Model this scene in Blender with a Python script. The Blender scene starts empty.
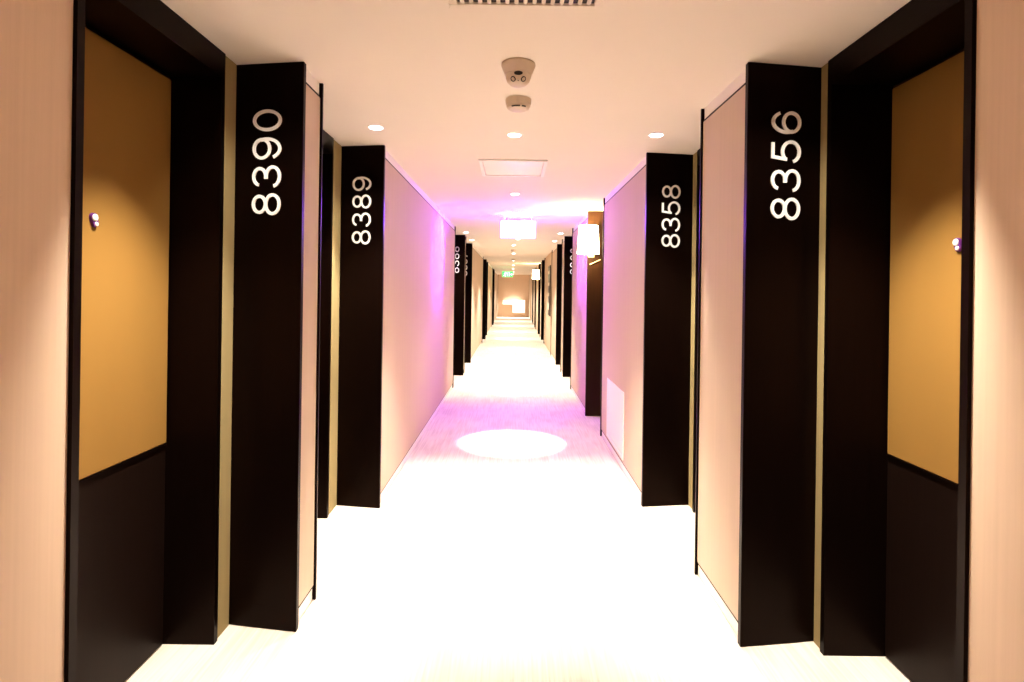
import bpy, bmesh, math, random
from mathutils import Vector, Matrix
random.seed(4)
scn = bpy.context.scene
COL = scn.collection
H = 2.5            # ceiling height
HC = 1.505         # eye height

# ------------------------------------------------------------------ materials
def new_mat(name):
    m = bpy.data.materials.new(name); m.use_nodes = True
    nt = m.node_tree; b = nt.nodes['Principled BSDF']
    return m, nt, b

def mat(name, col, rough=.6, spec=.3, metal=0., bump=None, vary=None):
    """bump = (scale xyz, strength, distance); vary = (scale xyz, amount)."""
    m, nt, b = new_mat(name)
    b.inputs['Base Color'].default_value = (*col, 1)
    b.inputs['Roughness'].default_value = rough
    b.inputs['Specular IOR Level'].default_value = spec
    b.inputs['Metallic'].default_value = metal
    if 'black_' in name: b.inputs['Specular Tint'].default_value = (1., .58, .42, 1)
    if bump or vary:
        tc = nt.nodes.new('ShaderNodeTexCoord')
    def noise(scale):
        mp = nt.nodes.new('ShaderNodeMapping'); mp.inputs['Scale'].default_value = scale
        nz = nt.nodes.new('ShaderNodeTexNoise'); nz.inputs['Scale'].default_value = 1; nz.inputs['Detail'].default_value = 3
        nt.links.new(tc.outputs['Object'], mp.inputs['Vector']); nt.links.new(mp.outputs[0], nz.inputs['Vector'])
        return nz.outputs['Fac']
    if vary:
        r = nt.nodes.new('ShaderNodeValToRGB')
        a = vary[1]
        r.color_ramp.elements[0].position = .3; r.color_ramp.elements[1].position = .7
        r.color_ramp.elements[0].color = (*[c*(1-a) for c in col], 1)
        r.color_ramp.elements[1].color = (*[min(1, c*(1+a)) for c in col], 1)
        nt.links.new(noise(vary[0]), r.inputs[0]); nt.links.new(r.outputs[0], b.inputs['Base Color'])
    if bump:
        bp = nt.nodes.new('ShaderNodeBump'); bp.inputs['Strength'].default_value = bump[1]; bp.inputs['Distance'].default_value = bump[2]
        nt.links.new(noise(bump[0]), bp.inputs['Height']); nt.links.new(bp.outputs[0], b.inputs['Normal'])
    return m

def glow(name, col, strength):
    m, nt, b = new_mat(name)
    b.inputs['Base Color'].default_value = (*[.5*c for c in col], 1)
    b.inputs['Emission Color'].default_value = (*col, 1)
    b.inputs['Emission Strength'].default_value = strength
    return m

WARM = (1., .93, .80)
M = {
    'wall':   mat('beige_wallcovering', (.65, .485, .355), .8, .1, bump=((300, 300, 25), .15, .002), vary=((60, 60, 1.2), .03)),
    'panel':  mat('beige_panel_fabric', (.61, .485, .37), .75, .12, bump=((250, 250, 250), .12, .002), vary=((3, 40, .8), .025)),
    'ceiling': mat('ceiling_paint', (.86, .785, .71), .85, .1, vary=((2, 2, 2), .01)),
    'black':  mat('black_stained_wood', (.0024, .0009, .0006), .36, .07, vary=((90, 90, 2.5), .2)),
    'jamb':   mat('black_door_frame', (.0024, .0009, .0006), .36, .07, vary=((90, 90, 2.5), .2)),
    'leaf':   mat('black_brown_door_veneer', (.0060, .0029, .0021), .42, .09, vary=((90, 90, 2.5), .2)),
    'brown':  mat('dark_brown_wood', (.022, .009, .004), .5, .10, vary=((90, 90, 2.5), .25)),
    'gold':   mat('amber_gold_leather', (.24, .124, .031), .6, .04, bump=((160, 160, 160), .08, .002), vary=((4, 4, 1), .03)),
    'white':  mat('white_paint', (.90, .87, .82), .45, .3, vary=((6, 6, 6), .01)),
    'olive':  mat('olive_beige_paint', (.36, .27, .125), .8, .1, vary=((40, 40, 2), .04)),
    'digit':  mat('white_numeral_enamel', (.93, .91, .88), .5, .3, 0., vary=((20, 20, 20), .02)),
    'steel':  mat('satin_steel', (.75, .72, .72), .25, .5, 1., vary=((40, 40, 40), .05)),
    'dark':   mat('dark_plastic', (.02, .014, .012), .4, .3, vary=((20, 20, 20), .1)),
    'purple_ring': mat('purple_enamel', (.10, .015, .16), .3, .4, vary=((40, 40, 40), .1)),
    'brass':  mat('warm_brass', (.80, .62, .34), .3, .5, 1., vary=((40, 40, 40), .05)),
    'plastic': mat('ivory_plastic', (.66, .55, .45), .45, .3, vary=((20, 20, 20), .02)),
    'lamp':   glow('downlight_glow', (1., .93, .90), 14),
    'shade':  glow('lampshade_glow', (1., .80, .46), 17),
    'sign_lit': glow('lightbox_glow', (1., .97, .98), 3.0),
    'violet': glow('violet_led', (.40, .04, 1.), 3.0),
    'green':  glow('exit_green', (.06, .80, .16), 1.3),
    'white_lit': glow('exit_white', (.9, 1., .9), 2.5),
    'print_a': mat('picture_dark', (.03, .022, .022), .3, .3, vary=((9, 9, 9), .4)),
    'print_b': mat('picture_pale', (.75, .66, .58), .4, .3, vary=((9, 9, 9), .1)),
}
# carpet: pale, fine broken stripes running along the corridor
def carpet():
    m, nt, b = new_mat('pale_striped_carpet')
    b.inputs['Roughness'].default_value = .95; b.inputs['Specular IOR Level'].default_value = .05
    tc = nt.nodes.new('ShaderNodeTexCoord')
    def nz(scale, detail):
        mp = nt.nodes.new('ShaderNodeMapping'); mp.inputs['Scale'].default_value = scale
        n = nt.nodes.new('ShaderNodeTexNoise'); n.inputs['Scale'].default_value = 1; n.inputs['Detail'].default_value = detail
        nt.links.new(tc.outputs['Object'], mp.inputs['Vector']); nt.links.new(mp.outputs[0], n.inputs['Vector'])
        return n
    a = nz((75, 2.2, 1), 2); c = nz((5, 3, 1), 2); f = nz((500, 500, 1), 1)
    mx = nt.nodes.new('ShaderNodeMix'); mx.data_type = 'FLOAT'; mx.inputs[0].default_value = .35
    nt.links.new(a.outputs['Fac'], mx.inputs[2]); nt.links.new(c.outputs['Fac'], mx.inputs[3])
    r = nt.nodes.new('ShaderNodeValToRGB')
    r.color_ramp.elements[0].position = .38; r.color_ramp.elements[0].color = (.60, .51, .43, 1)
    r.color_ramp.elements[1].position = .58; r.color_ramp.elements[1].color = (.72, .63, .54, 1)
    nt.links.new(mx.outputs[0], r.inputs[0]); nt.links.new(r.outputs[0], b.inputs['Base Color'])
    bp = nt.nodes.new('ShaderNodeBump'); bp.inputs['Strength'].default_value = .3; bp.inputs['Distance'].default_value = .003
    nt.links.new(f.outputs['Fac'], bp.inputs['Height']); nt.links.new(bp.outputs[0], b.inputs['Normal'])
    return m
M['carpet'] = carpet()

# ------------------------------------------------------------------ mesh helpers
def obj(name, bm, m, parent=None, kind=None, smooth=False):
    bmesh.ops.recalc_face_normals(bm, faces=bm.faces[:])
    me = bpy.data.meshes.new(name); bm.to_mesh(me); bm.free()
    me.materials.append(M[m])
    if smooth:
        for p in me.polygons: p.use_smooth = True
    o = bpy.data.objects.new(name, me); COL.objects.link(o)
    if parent: o.parent = parent; o.matrix_parent_inverse = parent.matrix_basis.inverted()
    if kind: o['kind'] = kind
    return o

def prism(bm, pts, z0, z1):
    """footprint polygon extruded from z0 to z1"""
    lo = [bm.verts.new((x, y, z0)) for x, y in pts]
    hi = [bm.verts.new((x, y, z1)) for x, y in pts]
    n = len(pts)
    bm.faces.new(lo[::-1]); bm.faces.new(hi)
    for i in range(n):
        bm.faces.new((lo[i], lo[(i+1) % n], hi[(i+1) % n], hi[i]))

def box(bm, x0, x1, y0, y1, z0, z1, bev=0.):
    t = bmesh.new()
    x0, x1 = sorted((x0, x1)); y0, y1 = sorted((y0, y1)); z0, z1 = sorted((z0, z1))
    prism(t, [(x0, y0), (x1, y0), (x1, y1), (x0, y1)], z0, z1)
    if bev: bmesh.ops.bevel(t, geom=t.edges[:], offset=bev, segments=2, profile=.5, affect='EDGES')
    add(bm, t)

def add(bm, t, mtx=None):
    if mtx is not None: bmesh.ops.transform(t, matrix=mtx, verts=t.verts[:])
    me = bpy.data.meshes.new('tmp'); t.to_mesh(me); t.free(); bm.from_mesh(me); bpy.data.meshes.remove(me)

def lathe(bm, prof, c=(0, 0, 0), seg=40, mtx=None):
    """profile of (r, z) turned about z; closes on the axis where r == 0"""
    t = bmesh.new(); rings = []
    for r, z in prof:
        if r < 1e-6: rings.append([t.verts.new((0, 0, z))])
        else: rings.append([t.verts.new((r*math.cos(2*math.pi*k/seg), r*math.sin(2*math.pi*k/seg), z)) for k in range(seg)])
    for a, b in zip(rings, rings[1:]):
        for k in range(seg):
            k2 = (k+1) % seg
            if len(a) == 1 and len(b) == 1: continue
            if len(a) == 1: t.faces.new((a[0], b[k], b[k2]))
            elif len(b) == 1: t.faces.new((a[k], a[k2], b[0]))
            else: t.faces.new((a[k], a[k2], b[k2], b[k]))
    mm = Matrix.Translation(c) if mtx is None else mtx
    add(bm, t, mm)

def tube(bm, pts, r, seg=12):
    """round rod through the points, capped"""
    P = [Vector(p) for p in pts]; t = bmesh.new(); rings = []
    for i, p in enumerate(P):
        d = (P[min(i+1, len(P)-1)] - P[max(i-1, 0)]).normalized()
        a = d.orthogonal().normalized() if i == 0 else (a - d*a.dot(d)).normalized()
        b = d.cross(a)
        rings.append([t.verts.new(p + a*r*math.cos(2*math.pi*k/seg) + b*r*math.sin(2*math.pi*k/seg)) for k in range(seg)])
    for u, v in zip(rings, rings[1:]):
        for k in range(seg): t.faces.new((u[k], u[(k+1) % seg], v[(k+1) % seg], v[k]))
    t.faces.new(rings[0][::-1]); t.faces.new(rings[-1]); add(bm, t)

def thing(name, label, cat, loc=(0, 0, 0), group=None):
    o = bpy.data.objects.new(name, None); COL.objects.link(o)
    o.location = loc; o.empty_display_size = .1
    o['label'] = label; o['category'] = cat
    if group: o['group'] = group
    return o
def tag(o, label, cat, group=None):
    o['label'] = label; o['category'] = cat
    if group: o['group'] = group
    return o

# ------------------------------------------------------------------ lamps
def spot(parent, loc, energy, size, blend, color=WARM, target=None, radius=.03, name='spot_lamp'):
    l = bpy.data.lights.new(name, 'SPOT'); l.energy = energy; l.spot_size = math.radians(size); l.spot_blend = blend
    l.color = color; l.shadow_soft_size = radius
    o = bpy.data.objects.new(name, l); COL.objects.link(o); o.location = loc
    if target is not None:
        o.rotation_euler = (Vector(target)-Vector(loc)).to_track_quat('-Z', 'Y').to_euler()
    if parent: o.parent = parent; o.matrix_parent_inverse = parent.matrix_basis.inverted()
    return o
def point(parent, loc, energy, color, radius=.04, name='bulb'):
    l = bpy.data.lights.new(name, 'POINT'); l.energy = energy; l.color = color; l.shadow_soft_size = radius
    o = bpy.data.objects.new(name, l); COL.objects.link(o); o.location = loc
    if parent: o.parent = parent; o.matrix_parent_inverse = parent.matrix_basis.inverted()
    return o

# ------------------------------------------------------------------ the plan of the corridor
# side: -1 left, +1 right. Every alcove: (y0, y1, wall plane). Every pillar: front y, end y, inner edge x, wall plane, number
ALC = {-1: [(1.65, 2.42, 1.25), (2.99, 3.77, 1.21), (9.15, 9.95, 1.2), (10.72, 11.55, 1.2), (16.9, 17.7, 1.2), (18.5, 19.3, 1.2), (24.5, 25.3, 1.2), (26.2, 27.0, 1.2)],
       1: [(1.695, 2.405, 1.332), (3.25, 3.955, 1.275), (6.22, 6.86, 1.25), (9.15, 9.95, 1.25), (11.05, 11.75, 1.25), (17.0, 17.8, 1.25), (19.2, 20.0, 1.25), (23.1, 23.9, 1.25)]}
PIL = {-1: [(2.515, 2.78, .928, 1.25, '8390'), (3.95, 8.9, .896, 1.21, '8389'), (10.2, 10.5, .86, 1.2, '8388'), (12.0, 16.6, .86, 1.2, '8387'),
            (17.95, 18.25, .84, 1.2, ''), (19.6, 24.2, .86, 1.2, ''), (25.6, 25.95, .85, 1.2, ''), (27.3, 33.98, .88, 1.2, '')],
       1: [(2.452, 3.08, .990, 1.332, '8356'), (4.05, 6.03, .93, 1.275, '8358'), (7.0, 8.9, .90, 1.25, None), (10.2, 10.8, .9, 1.25, '8360'),
           (11.9, 13.6, .90, 1.25, ''), (18.0, 18.9, .89, 1.25, ''), (20.5, 22.8, .9, 1.25, ''), (24.3, 26.5, .92, 1.25, ''), (28., 33.98, .94, 1.25, '')]}
YB, YE = -3.2, 34.0        # behind the camera / end of the corridor
DEEP = .30                # depth of a door alcove behind the wall plane

# floor and ceiling
bm = bmesh.new(); box(bm, -2.2, 2.4, YB-.2, YE+.2, -.15, 0); obj('floor', bm, 'carpet', kind='structure')
bm = bmesh.new(); box(bm, -2.2, 2.4, YB-.2, YE+.2, H, H+.15); obj('ceiling', bm, 'ceiling', kind='structure')
# side walls: one footprint each, notched for the alcoves
for s, nm in ((-1, 'wall_left'), (1, 'wall_right')):
    bm = bmesh.new(); y = YB; px = ALC[s][0][2]
    for y0, y1, wx in ALC[s]:
        box(bm, s*px, s*1.95, y, y0-.09, 0, H)
        box(bm, s*wx, s*1.95, y0-.09, y0-.03, 0, H)
        box(bm, s*(wx+DEEP), s*1.95, y0-.03, y1+.03, 0, H)
        y = y1+.03; px = wx
    box(bm, s*px, s*1.95, y, YE, 0, H)
    obj(nm, bm, 'wall', kind='structure')
bm = bmesh.new(); box(bm, -1.95, 1.95, YE, YE+.15, 0, H); obj('wall_back', bm, 'wall', kind='structure')
bm = bmesh.new(); box(bm, -1.95, 1.95, YB-.15, YB, 0, H); obj('wall_front', bm, 'wall', kind='structure')

# olive strip of wall between every door frame and the pillar that follows it
nt_ = 40
for s in (-1, 1):
    for i, (y0, y1, wx) in enumerate(ALC[s][:5]):
        yf = PIL[s][i][0]; sk = .05 if i < 2 else .03
        nt_ += 1; bm = bmesh.new(); box(bm, s*(wx-.004), s*(wx-.0002), y1+.0295, yf+(sk if PIL[s][i][4] is not None else .004)-.002, .001, H-.001)
        obj('trim_%d' % nt_, bm, 'olive', kind='structure')

# ------------------------------------------------------------------ doors in their black frames
LINTEL = 2.39
nd = 0
for s in (-1, 1):
    for i, (y0, y1, wx) in enumerate(ALC[s]):
        nd += 1
        xo = wx+DEEP-.002; xi = wx-.012
        bm = bmesh.new()
        prism(bm, [(s*xi, y0-.029), (s*xo, y0-.029), (s*xo, y0), (s*xi, y0)], 0, H-.001)
        prism(bm, [(s*xi, y1+.029), (s*xo, y1+.029), (s*xo, y1), (s*xi, y1)], 0, H-.001)
        prism(bm, [(s*xi, y0), (s*xo, y0), (s*xo, y1), (s*xi, y1)], LINTEL, H-.001)
        obj('trim_%d' % nd, bm, 'jamb', kind='structure')
        # leaf, with an amber upper panel down to waist height
        dx = wx+(.20 if s < 0 else .242)                                     # face of the leaf
        bm = bmesh.new(); box(bm, s*dx, s*(xo-.003), y0+.004, y1-.004, .006, LINTEL-.006, .002)
        d = obj('door_%d' % nd, bm, 'leaf', kind='structure')
        bm = bmesh.new(); box(bm, s*(dx-.008), s*dx, y0+.05, y1-.012, .852, LINTEL-.02, .003)
        obj('upper_panel', bm, 'gold', d)
        bm = bmesh.new(); box(bm, s*(dx-.010), s*dx, y0+.05, y1-.012, .843, .850, .002)
        obj('panel_rail', bm, 'black', d)
        # spyhole: a slanting pill-shaped plate with a lens and a small cover
        yp = y0+(.318 if s < 0 else .325); zp = 1.728 if s < 0 else 1.69
        bm = bmesh.new()
        t = bmesh.new()
        n = 20; R, L = .015, .022
        out = []
        for k in range(n+1):
            a = math.pi*k/n; out.append((R*math.cos(a), L/2+R*math.sin(a)))
        for k in range(n+1):
            a = math.pi+math.pi*k/n; out.append((R*.8*math.cos(a), -L/2+R*.8*math.sin(a)))
        prism(t, out, 0, .010)
        bmesh.ops.bevel(t, geom=[e for e in t.edges if abs(e.verts[0].co.z-e.verts[1].co.z) < 1e-6 and e.verts[0].co.z > .005], offset=.002, segments=2, affect='EDGES')
        # local z -> out of the leaf towards the corridor, local y -> up, tilted a little
        up = Vector((0, .32*(1 if s < 0 else -1)*-1, 1)).normalized(); nrm = Vector((-s, 0, 0)); rt = up.cross(nrm)
        mtx = Matrix(((rt.x, up.x, nrm.x, s*(dx-.008)), (rt.y, up.y, nrm.y, yp), (rt.z, up.z, nrm.z, zp), (0, 0, 0, 1)))
        add(bm, t, mtx)
        sp = obj('spyhole', bm, 'purple_ring', d)
        bm = bmesh.new(); lathe(bm, [(0, .016), (.008, .0155), (.0120, .013), (.0128, .0101), (0, .0101)], mtx=mtx @ Matrix.Translation((0, .010, 0)), seg=20)
        lathe(bm, [(0, .014), (.0065, .0135), (.008, .0101), (0, .0101)], mtx=mtx @ Matrix.Translation((0, -.013, 0)), seg=16)
        obj('lens', bm, 'white', sp, smooth=True)

# ------------------------------------------------------------------ numerals
def arc(cx, cy, rx, ry, a0, a1, n=28):
    return [(cx+rx*math.cos(math.radians(a0+(a1-a0)*k/n)), cy+ry*math.sin(math.radians(a0+(a1-a0)*k/n))) for k in range(n+1)]
LOOP_LO = arc(.35, .285, .292, .228, 0, 360, 48); LOOP_UP = arc(.35, .735, .250, .207, 0, 360, 48)
NINE = [arc(.338, .674, .288, .268, 0, 360, 48), arc(.338, .50, .304, .442, 28, -150, 44)]
GLYPH = {   # centre lines in a box 0.7 wide and 1 high
    '0': [arc(.35, .5, .290, .442, 0, 360, 56)],
    '8': [LOOP_LO, LOOP_UP],
    '3': [arc(.34, .735, .255, .207, 172, -90, 36)+[(.27, .528)], [(.27, .513)]+arc(.34, .285, .297, .228, 90, -172, 36)],
    '9': NINE,
    '6': [[(.7-x, 1-y) for x, y in st] for st in NINE],
    '5': [[(.60, .942), (.165, .942), (.106, .47)], arc(.338, .338, .303, .280, 141, -162, 44)],
    '7': [[(.06, .942), (.635, .942), (.45, .66), (.34, .40), (.27, 0)]],
}
def digit(ch, base, ax, ay, az, w, h, depth, parent, t=.098):
    """numeral made of flat strokes of even width standing on the board"""
    bm = bmesh.new()
    for li, st in enumerate(GLYPH[ch]):
        closed = math.dist(st[0], st[-1]) < 1e-6
        P = [Vector((x, y)) for x, y in (st[:-1] if closed else st)]
        n = len(P); L = []; R = []
        for i, p in enumerate(P):
            a = P[(i-1) % n] if closed or i > 0 else None
            b = P[(i+1) % n] if closed or i < n-1 else None
            d1 = (p-a).normalized() if a is not None else None
            d2 = (b-p).normalized() if b is not None else None
            d1 = d1 or d2; d2 = d2 or d1
            n1 = Vector((-d1.y, d1.x)); n2 = Vector((-d2.y, d2.x))
            m = (n1+n2).normalized(); k = t/2/max(.45, m.dot(n1))
            L.append(p+m*k); R.append(p-m*k)
        def V(q, z):
            return bm.verts.new(base + ax*(q.x/.7*w) + ay*(q.y*h) + az*z)
        z1 = depth+li*.0003
        l0 = [V(q, 0) for q in L]; r0 = [V(q, 0) for q in R]; l1 = [V(q, z1) for q in L]; r1 = [V(q, z1) for q in R]
        for i in range(n if closed else n-1):
            j = (i+1) % n
            bm.faces.new((l1[i], r1[i], r1[j], l1[j])); bm.faces.new((l0[i], l0[j], r0[j], r0[i]))
            bm.faces.new((l0[i], l1[i], l1[j], l0[j])); bm.faces.new((r0[i], r0[j], r1[j], r1[i]))
        if not closed:
            for i in (0, n-1): bm.faces.new((l0[i], r0[i], r1[i], l1[i]))
    return obj('digit', bm, 'digit', parent)

# ------------------------------------------------------------------ pillars
PLAB = {
 (-1, 0): 'black number pillar 8390 with narrow beige side panel',
 (-1, 1): 'black number pillar 8389 with long beige side panel washed violet at its far end',
 (-1, 2): 'slim black number pillar 8388, just past the long violet-washed wall panel',
 (-1, 3): 'black number pillar 8387 directly behind pillar 8388, with long beige side',
 (-1, 4): 'dark pillar far down the corridor, first unnumbered one beyond pillar 8387',
 (-1, 5): 'beige-sided dark pillar far down the corridor, second beyond pillar 8387',
 (-1, 6): 'dark pillar far down the corridor, third beyond pillar 8387',
 (-1, 7): 'last dark pillar before the end wall on the exit sign side',
 (1, 0): 'black number pillar 8356 with beige side panel',
 (1, 1): 'black number pillar 8358 with beige side holding a white access panel',
 (1, 2): 'dark brown pillar behind the bracket wall lamp, its side washed violet',
 (1, 3): 'slim black number pillar 8360 beyond the violet-washed panel',
 (1, 4): 'dark pillar right behind pillar 8360, just before the tall framed panel',
 (1, 5): 'dark pillar far down the corridor, first beyond the tall framed panel',
 (1, 6): 'dark pillar far down the corridor carrying the small globe-like wall lamp',
 (1, 7): 'dark pillar far down the corridor, next one beyond the small far wall lamp',
 (1, 8): 'last dark pillar before the end wall on the wall-lamp side'}
for s in (-1, 1):
    for i, (yf, ye, xi, wx, num) in enumerate(PIL[s]):
        sk = .05 if i < 2 else .03                       # the board is turned a little to the corridor
        if num is None: sk = .004
        th = .03; xp = xi+.016                            # side panel sits back from the board's edge
        r = thing('number_pillar' if num else 'corridor_pillar', PLAB[(s, i)], 'pillar', (s*(xi+wx)/2, (yf+ye)/2, 0))
        r['kind'] = 'thing'
        face = 'brown' if num is None else 'black'
        bm = bmesh.new()
        prism(bm, [(s*xi, yf), (s*(wx-.001), yf+sk), (s*(wx-.001), yf+sk+th), (s*xi, yf+th)], .002, H-.001)
        bmesh.ops.bevel(bm, geom=bm.edges[:], offset=.002, segments=1, affect='EDGES')
        board = obj('number_board' if num else 'front_board', bm, face, r)
        bm = bmesh.new(); prism(bm, [(s*(xp+.006), yf+th+.002), (s*(wx-.001), yf+sk+th+.002), (s*(wx-.001), ye-.002), (s*(xp+.006), ye-.002)], .001, H-.0005)
        obj('skirting_core', bm, 'white', r)
        bm = bmesh.new(); box(bm, s*(xp+.0024), s*(xp+.0058), yf+th+.004, ye-.002, .062, H-.062)
        obj('panel_edge', bm, 'black', r)
        bm = bmesh.new(); box(bm, s*xp, s*(xp+.0022), yf+th+.006, ye-.003, .074, H-.074, .0006)
        obj('side_panel', bm, 'panel', r)
        bm = bmesh.new(); box(bm, s*(xi+.006), s*(wx-.001), ye, ye+.014, .002, H-.001, .001)
        obj('end_fin', bm, face, r)
        if num:
            a = Vector((s*xi, yf, 0)); b = Vector((s*wx, yf+sk, 0))
            u = (b-a).normalized()
            if s < 0: u = -u; left = b
            else: left = a
            W = (b-a).length
            fr = {'8390': .485, '8389': .50, '8356': .515, '8358': .525}.get(num, .50)
            zb = {'8390': 1.825, '8389': 1.815, '8356': 1.828, '8358': 1.83}.get(num, 1.82)
            dh, dw, pit = .139, .099, (.116 if num == '8358' else .1235)
            up = Vector((0, 0, 1)); nrm = up.cross(-u)
            for k, ch in enumerate(num):
                p = left + u*(W*fr+dh/2) + up*(zb+k*pit) + nrm*.0002
                digit(ch, p, up, -u, nrm, dw, dh, .006, board)
# panelled wall stretch on the right between the framed panel and the next alcove
r = thing('wall_panelling', 'long beige panelled stretch of wall carrying the tall framed panel', 'panel', (1.1, 15.2, 0))
bm = bmesh.new(); prism(bm, [(.935, 13.62), (1.249, 13.62), (1.249, 16.8), (.935, 16.8)], .001, H-.0005); obj('core', bm, 'wall', r)
bm = bmesh.new(); box(bm, .92, .9345, 13.63, 16.79, .055, H-.055, .002); obj('side_panel', bm, 'panel', r)
bm = bmesh.new(); box(bm, .91, 1.249, 16.802, 16.816, .002, H-.001, .001); obj('end_fin', bm, 'black', r)

# white access panel on pillar 8358's side
r = thing('access_panel', 'white rectangular access panel low on the beige side of pillar 8358', 'panel', (.945, 5.24, .1))
bm = bmesh.new()
for a in ((4.82, 5.66, .10, .125), (4.82, 5.66, .645, .67), (4.82, 4.845, .125, .645), (5.635, 5.66, .125, .645)):
    box(bm, .9455, .937, a[0], a[1], a[2], a[3], .002)
obj('frame', bm, 'white', r)
bm = bmesh.new(); box(bm, .9455, .940, 4.848, 5.632, .128, .642, .002); obj('cover', bm, 'white', r)
bm = bmesh.new()
box(bm, .9398, .934, 5.57, 5.60, .36, .40, .002); obj('latch', bm, 'white', r)
# tall framed panel far down on the right
r = thing('framed_panel', 'tall dark framed panel with pale bands on the far beige wall', 'picture', (.915, 14.37, .92))
bm = bmesh.new(); box(bm, .919, .897, 14.0, 14.75, .92, 2.16, .004); fr = obj('frame', bm, 'dark', r)
bm = bmesh.new(); box(bm, .8965, .892, 14.05, 14.70, .98, 2.10, .001); obj('picture_field', bm, 'print_a', r)
for z0, z1 in ((1.95, 2.03), (1.66, 1.74), (1.40, 1.48), (1.06, 1.24)):
    bm = bmesh.new(); box(bm, .8915, .889, 14.12, 14.63, z0, z1, .0008); obj('pale_band', bm, 'print_b', r)

# ------------------------------------------------------------------ ceiling fittings
def downlight(x, y, label, core=0, wide=0, group=None, glow_mat='lamp', wsize=78, aim=None, blend=.6, accent=None, apow=60):
    r = thing('downlight', label, 'ceiling light', (x, y, H), group)
    bm = bmesh.new(); lathe(bm, [(.047, -.0006), (.046, -.004), (.041, -.005), (.041, -.0006)], (x, y, H), 32)
    obj('trim_ring', bm, 'white', r, smooth=True)
    bm = bmesh.new(); lathe(bm, [(0, -.011), (.025, -.0095), (.038, -.007), (.0405, -.004), (.0405, -.0006), (0, -.0006)], (x, y, H), 24)
    obj('lens', bm, glow_mat, r)
    if core: spot(r, (x, y, H-.016), core, 26, .25, target=(x, y-.12, 0))
    if wide: spot(r, (x, y, H-.016), wide, wsize, blend, target=aim)
    if accent: spot(r, (x, y, H-.016), apow, 62, 1., target=accent, radius=.02)
    return r
W1 = 400
downlight(-.86, 1.88, 'downlight above the doorway of the amber door nearest pillar 8390', 0, 440, wsize=62, aim=(-1.40, 2.2, .35), blend=1., accent=(-1.06, 2.53, 1.72))
downlight(.95, 1.88, 'recessed ceiling spot beside pillar 8356, shining on its amber door', 0, 440, wsize=62, aim=(1.54, 2.2, .35), blend=1., accent=(1.14, 2.46, 1.72))
downlight(-.853, 3.52, 'recessed round downlight lighting the number on pillar 8389', 0, 380, accent=(-1.04, 3.96, 1.70), apow=50)
downlight(.882, 3.60, 'ceiling downlight over the doorway between pillars 8356 and 8358', 0, 380, accent=(1.09, 4.06, 1.70), apow=50)
downlight(-.004, 3.645, 'recessed round downlight on the corridor midline beyond the smoke detector', 420, 380)
downlight(.006, 5.85, 'recessed round downlight between the white ceiling hatch and the lit hanging box', 330, 60)
downlight(-.81, 9.75, 'small downlight in front of pillar 8388', 0, 260, accent=(-1.0, 10.2, 1.7), apow=50)
downlight(-.815, 11.2, 'small downlight between pillar 8388 and pillar 8387', 0, 260)
downlight(.79, 9.72, 'first small ceiling light past the violet panel, before pillar 8360', 0, 260, accent=(1.0, 10.2, 1.7), apow=50)
downlight(.80, 11.2, 'small downlight right behind pillar 8360', 0, 260)
downlight(.0, 9.0, 'midline downlight hidden behind the lit hanging box', 240, 220)
for y, lab in ((12.3, 'midline downlight just beyond the lit hanging box'), (15.0, 'midline downlight between the two small far smoke detectors'), (18.4, 'midline downlight just beyond the further small smoke detector'),
               (21.6, 'added midline downlight just beyond the far small wall lamp'), (25.2, 'added midline downlight just beyond the green exit sign'), (29.0, 'added second to last midline downlight, between exit sign and end wall')):
    downlight(.0, y, lab, 260, 420, wsize=100)  # those past the first are added to brighten the far corridor
downlight(.0, 33.1, 'last midline downlight, washing the end wall above the white console', 0, 700)
# unseen downlights added behind the viewer to fill the near corridor
downlight(.0, -.6, 'unseen added midline downlight behind the first pair of amber doors', 0, 200)
downlight(.0, -2.0, 'unseen added midline downlight at the near end of the corridor', 0, 330)

# slotted air grille at the top edge
r = thing('air_grille', 'white slotted air grille in the ceiling above the nearest doors', 'vent', (.03, 1.9, H))
gx0, gx1, gy0, gy1 = -.235, .295, 1.72, 2.005
bm = bmesh.new()
for a in ((gx0, gx1, gy0, gy0+.03), (gx0, gx1, gy1-.03, gy1), (gx0, gx0+.03, gy0+.03, gy1-.03), (gx1-.03, gx1, gy0+.03, gy1-.03)):
    box(bm, a[0], a[1], a[2], a[3], H-.012, H-.0006, .002)
obj('frame', bm, 'ceiling', r)
bm = bmesh.new(); box(bm, gx0+.031, gx1-.031, gy0+.031, gy1-.031, H-.003, H-.0006); obj('duct_opening', bm, 'dark', r)
n = 15; wv = (gx1-gx0-.066)/n
for k in range(n):
    bm = bmesh.new(); x = gx0+.033+wv*(k+.5)
    box(bm, x-.008, x+.006, gy0+.034, gy1-.034, H-.010, H-.0035, .001); obj('slat', bm, 'ceiling', r)

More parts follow.
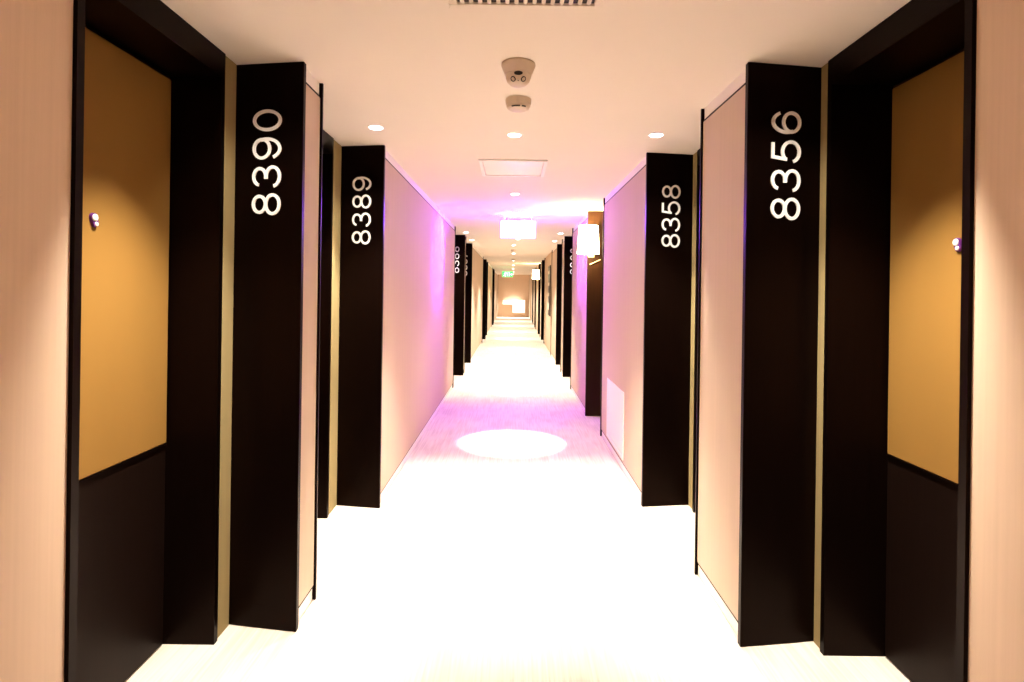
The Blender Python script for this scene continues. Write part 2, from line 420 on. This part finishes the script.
# twin-lens ceiling device
cx, cy = .010, 2.515
r = thing('ceiling_camera', 'round ivory ceiling device with two small lenses, nearest the air grille', 'camera', (cx, cy, H))
bm = bmesh.new(); lathe(bm, [(0, -.0006), (.073, -.0006), (.075, -.008), (.072, -.016), (.064, -.036), (.059, -.050), (0, -.050)], (cx, cy, H), 44)
obj('mount', bm, 'plastic', r, smooth=False)
bm = bmesh.new()
lathe(bm, [(.056, -.0505), (.055, -.062), (.049, -.078), (.036, -.091), (.018, -.098), (0, -.100)], (cx, cy, H), 44)
dome = obj('dome', bm, 'plastic', r, smooth=True)
def on_dome(name, ang, el, prof, m, sx=1.):
    # a small fitting set on the dome towards the viewer
    d = Vector((math.sin(ang)*math.cos(el), -math.cos(ang)*math.cos(el), -math.sin(el)))
    c = Vector((cx, cy, H-.050)); p = c + Vector((d.x*.0555, d.y*.0555, d.z*.0505))
    q = d.to_track_quat('Z', 'Y').to_matrix().to_4x4(); q.translation = p
    bm = bmesh.new(); lathe(bm, prof, mtx=q @ Matrix.Diagonal((sx, 1, 1, 1)), seg=20); return obj(name, bm, m, r, smooth=True)
for a in (-.50, .50):
    on_dome('lens_ring', a, .62, [(.0115, -.006), (.0120, .002), (.0085, .004), (.0085, -.006)], 'dark')
    on_dome('lens', a, .62, [(0, .003), (.006, .002), (.0082, -.006)], 'plastic')
on_dome('sensor_window', 0, .18, [(0, .003), (.008, .002), (.0105, -.004)], 'dark', 1.9)
on_dome('indicator', 0, .78, [(0, .003), (.003, .001), (.0035, -.004)], 'dark')

# smoke detector
def detector(x, y, label, k=1.):
    r = thing('smoke_detector', label, 'smoke detector', (x, y, H))
    bm = bmesh.new(); lathe(bm, [(0, -.0006), (.066*k, -.0006), (.067*k, -.008*k), (.064*k, -.035*k), (0, -.035*k)], (x, y, H), 40)
    obj('base', bm, 'plastic', r)
    bm = bmesh.new(); lathe(bm, [(.0, -.0355*k), (.061*k, -.0355*k), (.058*k, -.046*k), (.046*k, -.053*k), (0, -.055*k)], (x, y, H), 40)
    obj('cap', bm, 'plastic', r)
    for a0, a1 in ((-2.2, -1.42), (-1.25, -.85)):
        bm = bmesh.new(); t = []
        for q in range(9):
            a = a0+(a1-a0)*q/8; t.append((x+.0555*k*math.cos(a), y+.0555*k*math.sin(a), H-.048*k))
        tube(bm, t, .0042*k, 8); obj('smoke_slot', bm, 'dark', r)
detector(.014, 2.98, 'round ivory smoke detector in front of the midline downlight')
detector(.0, 13.6, 'small round smoke detector far along the midline, nearer of two', .9)
detector(.0, 17.6, 'small round smoke detector far along the midline, further of two', .9)

# white ceiling hatch
r = thing('ceiling_hatch', 'white rectangular hatch in the ceiling beyond the midline downlight', 'hatch', (-.012, 4.6, H))
bm = bmesh.new()
x0, x1, y0, y1 = -.275, .25, 4.33, 4.92
for a in ((x0, x1, y0, y0+.03), (x0, x1, y1-.03, y1), (x0, x0+.03, y0+.03, y1-.03), (x1-.03, x1, y0+.03, y1-.03)):
    box(bm, a[0], a[1], a[2], a[3], H-.014, H-.0006, .003)
obj('frame', bm, 'white', r)
bm = bmesh.new(); box(bm, x0+.033, x1-.033, y0+.033, y1-.033, H-.009, H-.0006, .002); obj('hatch_door', bm, 'white', r)

# lit hanging box with violet strip above it
r = thing('hanging_lightbox', 'glowing white hanging sign box under the violet-lit ceiling', 'sign', (.05, 7.5, 2.2))
bx0, bx1, bz0, bz1 = -.175, .285, 2.195, 2.425
bm = bmesh.new()
for a in ((bx0, bx1, bz0, bz0+.012), (bx0, bx1, bz1-.012, bz1), (bx0, bx0+.012, bz0+.012, bz1-.012), (bx1-.012, bx1, bz0+.012, bz1-.012)):
    box(bm, a[0], a[1], 7.455, 7.545, a[2], a[3], .002)
obj('housing', bm, 'white', r)
bm = bmesh.new(); box(bm, bx0+.0125, bx1-.0125, 7.458, 7.542, bz0+.0125, bz1-.0125, .003); obj('lit_face', bm, 'sign_lit', r)
for x in (-.12, .23):
    bm = bmesh.new(); tube(bm, [(x, 7.5, bz1-.001), (x, 7.5, H-.004)], .006)
    lathe(bm, [(0, -.0006), (.02, -.0006), (.02, -.006), (0, -.008)], (x, 7.5, H), 16); obj('hanger', bm, 'white', r)
bm = bmesh.new(); lathe(bm, [(0, 0), (.028, 0), (.024, -.012), (0, -.016)], (.055, 7.5, bz0-.0005), 20); obj('underside_lamp', bm, 'sign_lit', r)
bm = bmesh.new(); tube(bm, [(bx0+.05, 7.5, bz1+.014), (bx1-.05, 7.5, bz1+.014)], .008); obj('violet_strip', bm, 'violet', r)
VIO = (.25, .02, 1.)
point(r, (-.05, 7.43, 2.452), 50, VIO, .02)
point(r, (.16, 7.43, 2.452), 50, VIO, .02)
spot(r, (-.20, 7.5, 2.40), 640, 66, .7, VIO, (-.93, 7.15, 2.05), .02)
spot(r, (.31, 7.5, 2.40), 420, 70, .9, VIO, (.93, 7.7, 2.05), .02)
spot(r, (.05, 7.44, 2.19), 60, 100, .9, VIO, (.0, 6.7, 0), .05)

# green exit sign far down
r = thing('exit_sign', 'small green running-man exit sign high before the end wall', 'sign', (-.25, 24, 2.1))
bm = bmesh.new(); box(bm, -.47, -.01, 24, 24.05, 2.10, 2.34, .006); obj('housing', bm, 'white', r)
bm = bmesh.new(); box(bm, -.46, -.02, 23.992, 23.9995, 2.11, 2.33, .002); g = obj('green_face', bm, 'green', r)
bm = bmesh.new()   # running figure, arrow and doorway
yq = 23.988
lathe(bm, [(0, 0), (.022, 0), (.022, .003), (0, .003)], mtx=Matrix.Translation((-.315, 23.9915, 2.295)) @ Matrix.Rotation(math.pi/2, 4, 'X'), seg=16)
for pts in ([(-.32, yq, 2.265), (-.345, yq, 2.205)], [(-.345, yq, 2.205), (-.31, yq, 2.175), (-.335, yq, 2.13)], [(-.345, yq, 2.205), (-.375, yq, 2.17), (-.41, yq, 2.165)],
            [(-.32, yq, 2.26), (-.285, yq, 2.235), (-.265, yq, 2.25)], [(-.325, yq, 2.262), (-.365, yq, 2.255), (-.385, yq, 2.225)]):
    tube(bm, pts, .0115, 8)
obj('running_figure', bm, 'white_lit', g)
bm = bmesh.new(); tube(bm, [(-.225, yq, 2.13), (-.225, yq, 2.31), (-.16, yq, 2.31), (-.16, yq, 2.13)], .008, 8); obj('doorway_mark', bm, 'white_lit', g)
bm = bmesh.new(); tube(bm, [(-.13, yq, 2.22), (-.05, yq, 2.22)], .011, 8); tube(bm, [(-.085, yq, 2.265), (-.045, yq, 2.22), (-.085, yq, 2.175)], .011, 8); obj('arrow', bm, 'white_lit', g)
for x in (-.42, -.06):
    bm = bmesh.new(); tube(bm, [(x, 24.025, 2.339), (x, 24.025, H-.001)], .006); obj('hanger', bm, 'white', r)
point(r, (-.24, 23.8, 2.28), 2, (.1, 1., .25), .05)

# ------------------------------------------------------------------ bracket wall lamps
def wall_lamp(x, yw, z, label, power, rod=True):
    """tapered fabric shade on a brass arm fixed to a pillar's front at y = yw"""
    ys = yw-.19
    r = thing('wall_lamp', label, 'wall lamp', (x, ys, z))
    bm = bmesh.new(); box(bm, x+.02, x+.10, yw-.014, yw-.001, z-.20, z-.06, .004); obj('backplate', bm, 'brass', r)
    bm = bmesh.new()
    tube(bm, [(x+.06, yw-.012, z-.13), (x+.058, yw-.07, z-.14), (x+.03, ys+.03, z-.145), (x+.005, ys, z-.14), (x, ys, z-.09)], .008); obj('arm', bm, 'brass', r)
    if rod:
        bm = bmesh.new(); tube(bm, [(x+.045, yw-.0085, z-.285), (x+.175, yw-.0085, z-.225)], .0075); obj('cross_rod', bm, 'brass', r)
    bm = bmesh.new()
    lathe(bm, [(.132, -.165), (.112, .165), (.109, .165), (.129, -.165), (.132, -.165)], (x, ys, z), 40)
    obj('lamp_shade', bm, 'shade', r, smooth=True)
    bm = bmesh.new(); lathe(bm, [(0, -.10), (.02, -.10), (.022, -.05), (.03, -.02), (.034, .02), (.025, .05), (0, .06)], (x, ys, z), 20); obj('bulb', bm, 'shade', r, smooth=True)
    point(r, (x, ys, z+.12), power, (1., .70, .30), .03)
    spot(r, (x, ys, z+.03), power*5, 125, .9, (1., .72, .34), (x-.12, ys-.15, 2.6), .03)
    point(r, (x, ys, z-.13), power*.5, (1., .70, .30), .03)
wall_lamp(.885, 7.0, 2.13, 'glowing tapered bracket lamp on the dark brown pillar beyond pillar 8358', 40)
wall_lamp(.80, 20.5, 2.12, 'small glowing bracket lamp far down the corridor, near the green exit sign', 18, False)

# white console at the end wall
r = thing('console_unit', 'white wall-hung console with side shelf on the far end wall', 'console', (.1, 33.7, 0))
bm = bmesh.new(); box(bm, -.02, .72, 33.62, 33.999, .25, 1.0, .01); obj('cabinet', bm, 'white', r)
bm = bmesh.new(); box(bm, -.6, -.022, 33.66, 33.999, .74, .98, .01); obj('side_shelf', bm, 'white', r)
# ------------------------------------------------------------------ world, camera, view
w = bpy.data.worlds.new('dark_world'); scn.world = w; w.use_nodes = True
w.node_tree.nodes['Background'].inputs[0].default_value = (.02, .016, .012, 1)
cam = bpy.data.cameras.new('camera'); co = bpy.data.objects.new('camera', cam); COL.objects.link(co); scn.camera = co
cam.sensor_width = 36; cam.lens = 575/1024*36
cam.shift_x = (512-513)/1024; cam.shift_y = -(341-291.5)/1024
cam.clip_start = .05; cam.clip_end = 100
co.matrix_world = Matrix.Translation((0, 0, HC)) @ Matrix.Rotation(math.pi/2, 4, 'X') @ Matrix.Rotation(math.radians(.8), 4, 'Z')
v = scn.view_settings
scn.display_settings.display_device = 'sRGB'
v.view_transform = 'Standard'; v.look = 'None'; v.gamma = 1; v.use_curve_mapping = False; v.exposure = .32
scn.cycles.max_bounces = 12; scn.cycles.diffuse_bounces = 6
scn.cycles.use_denoising = True
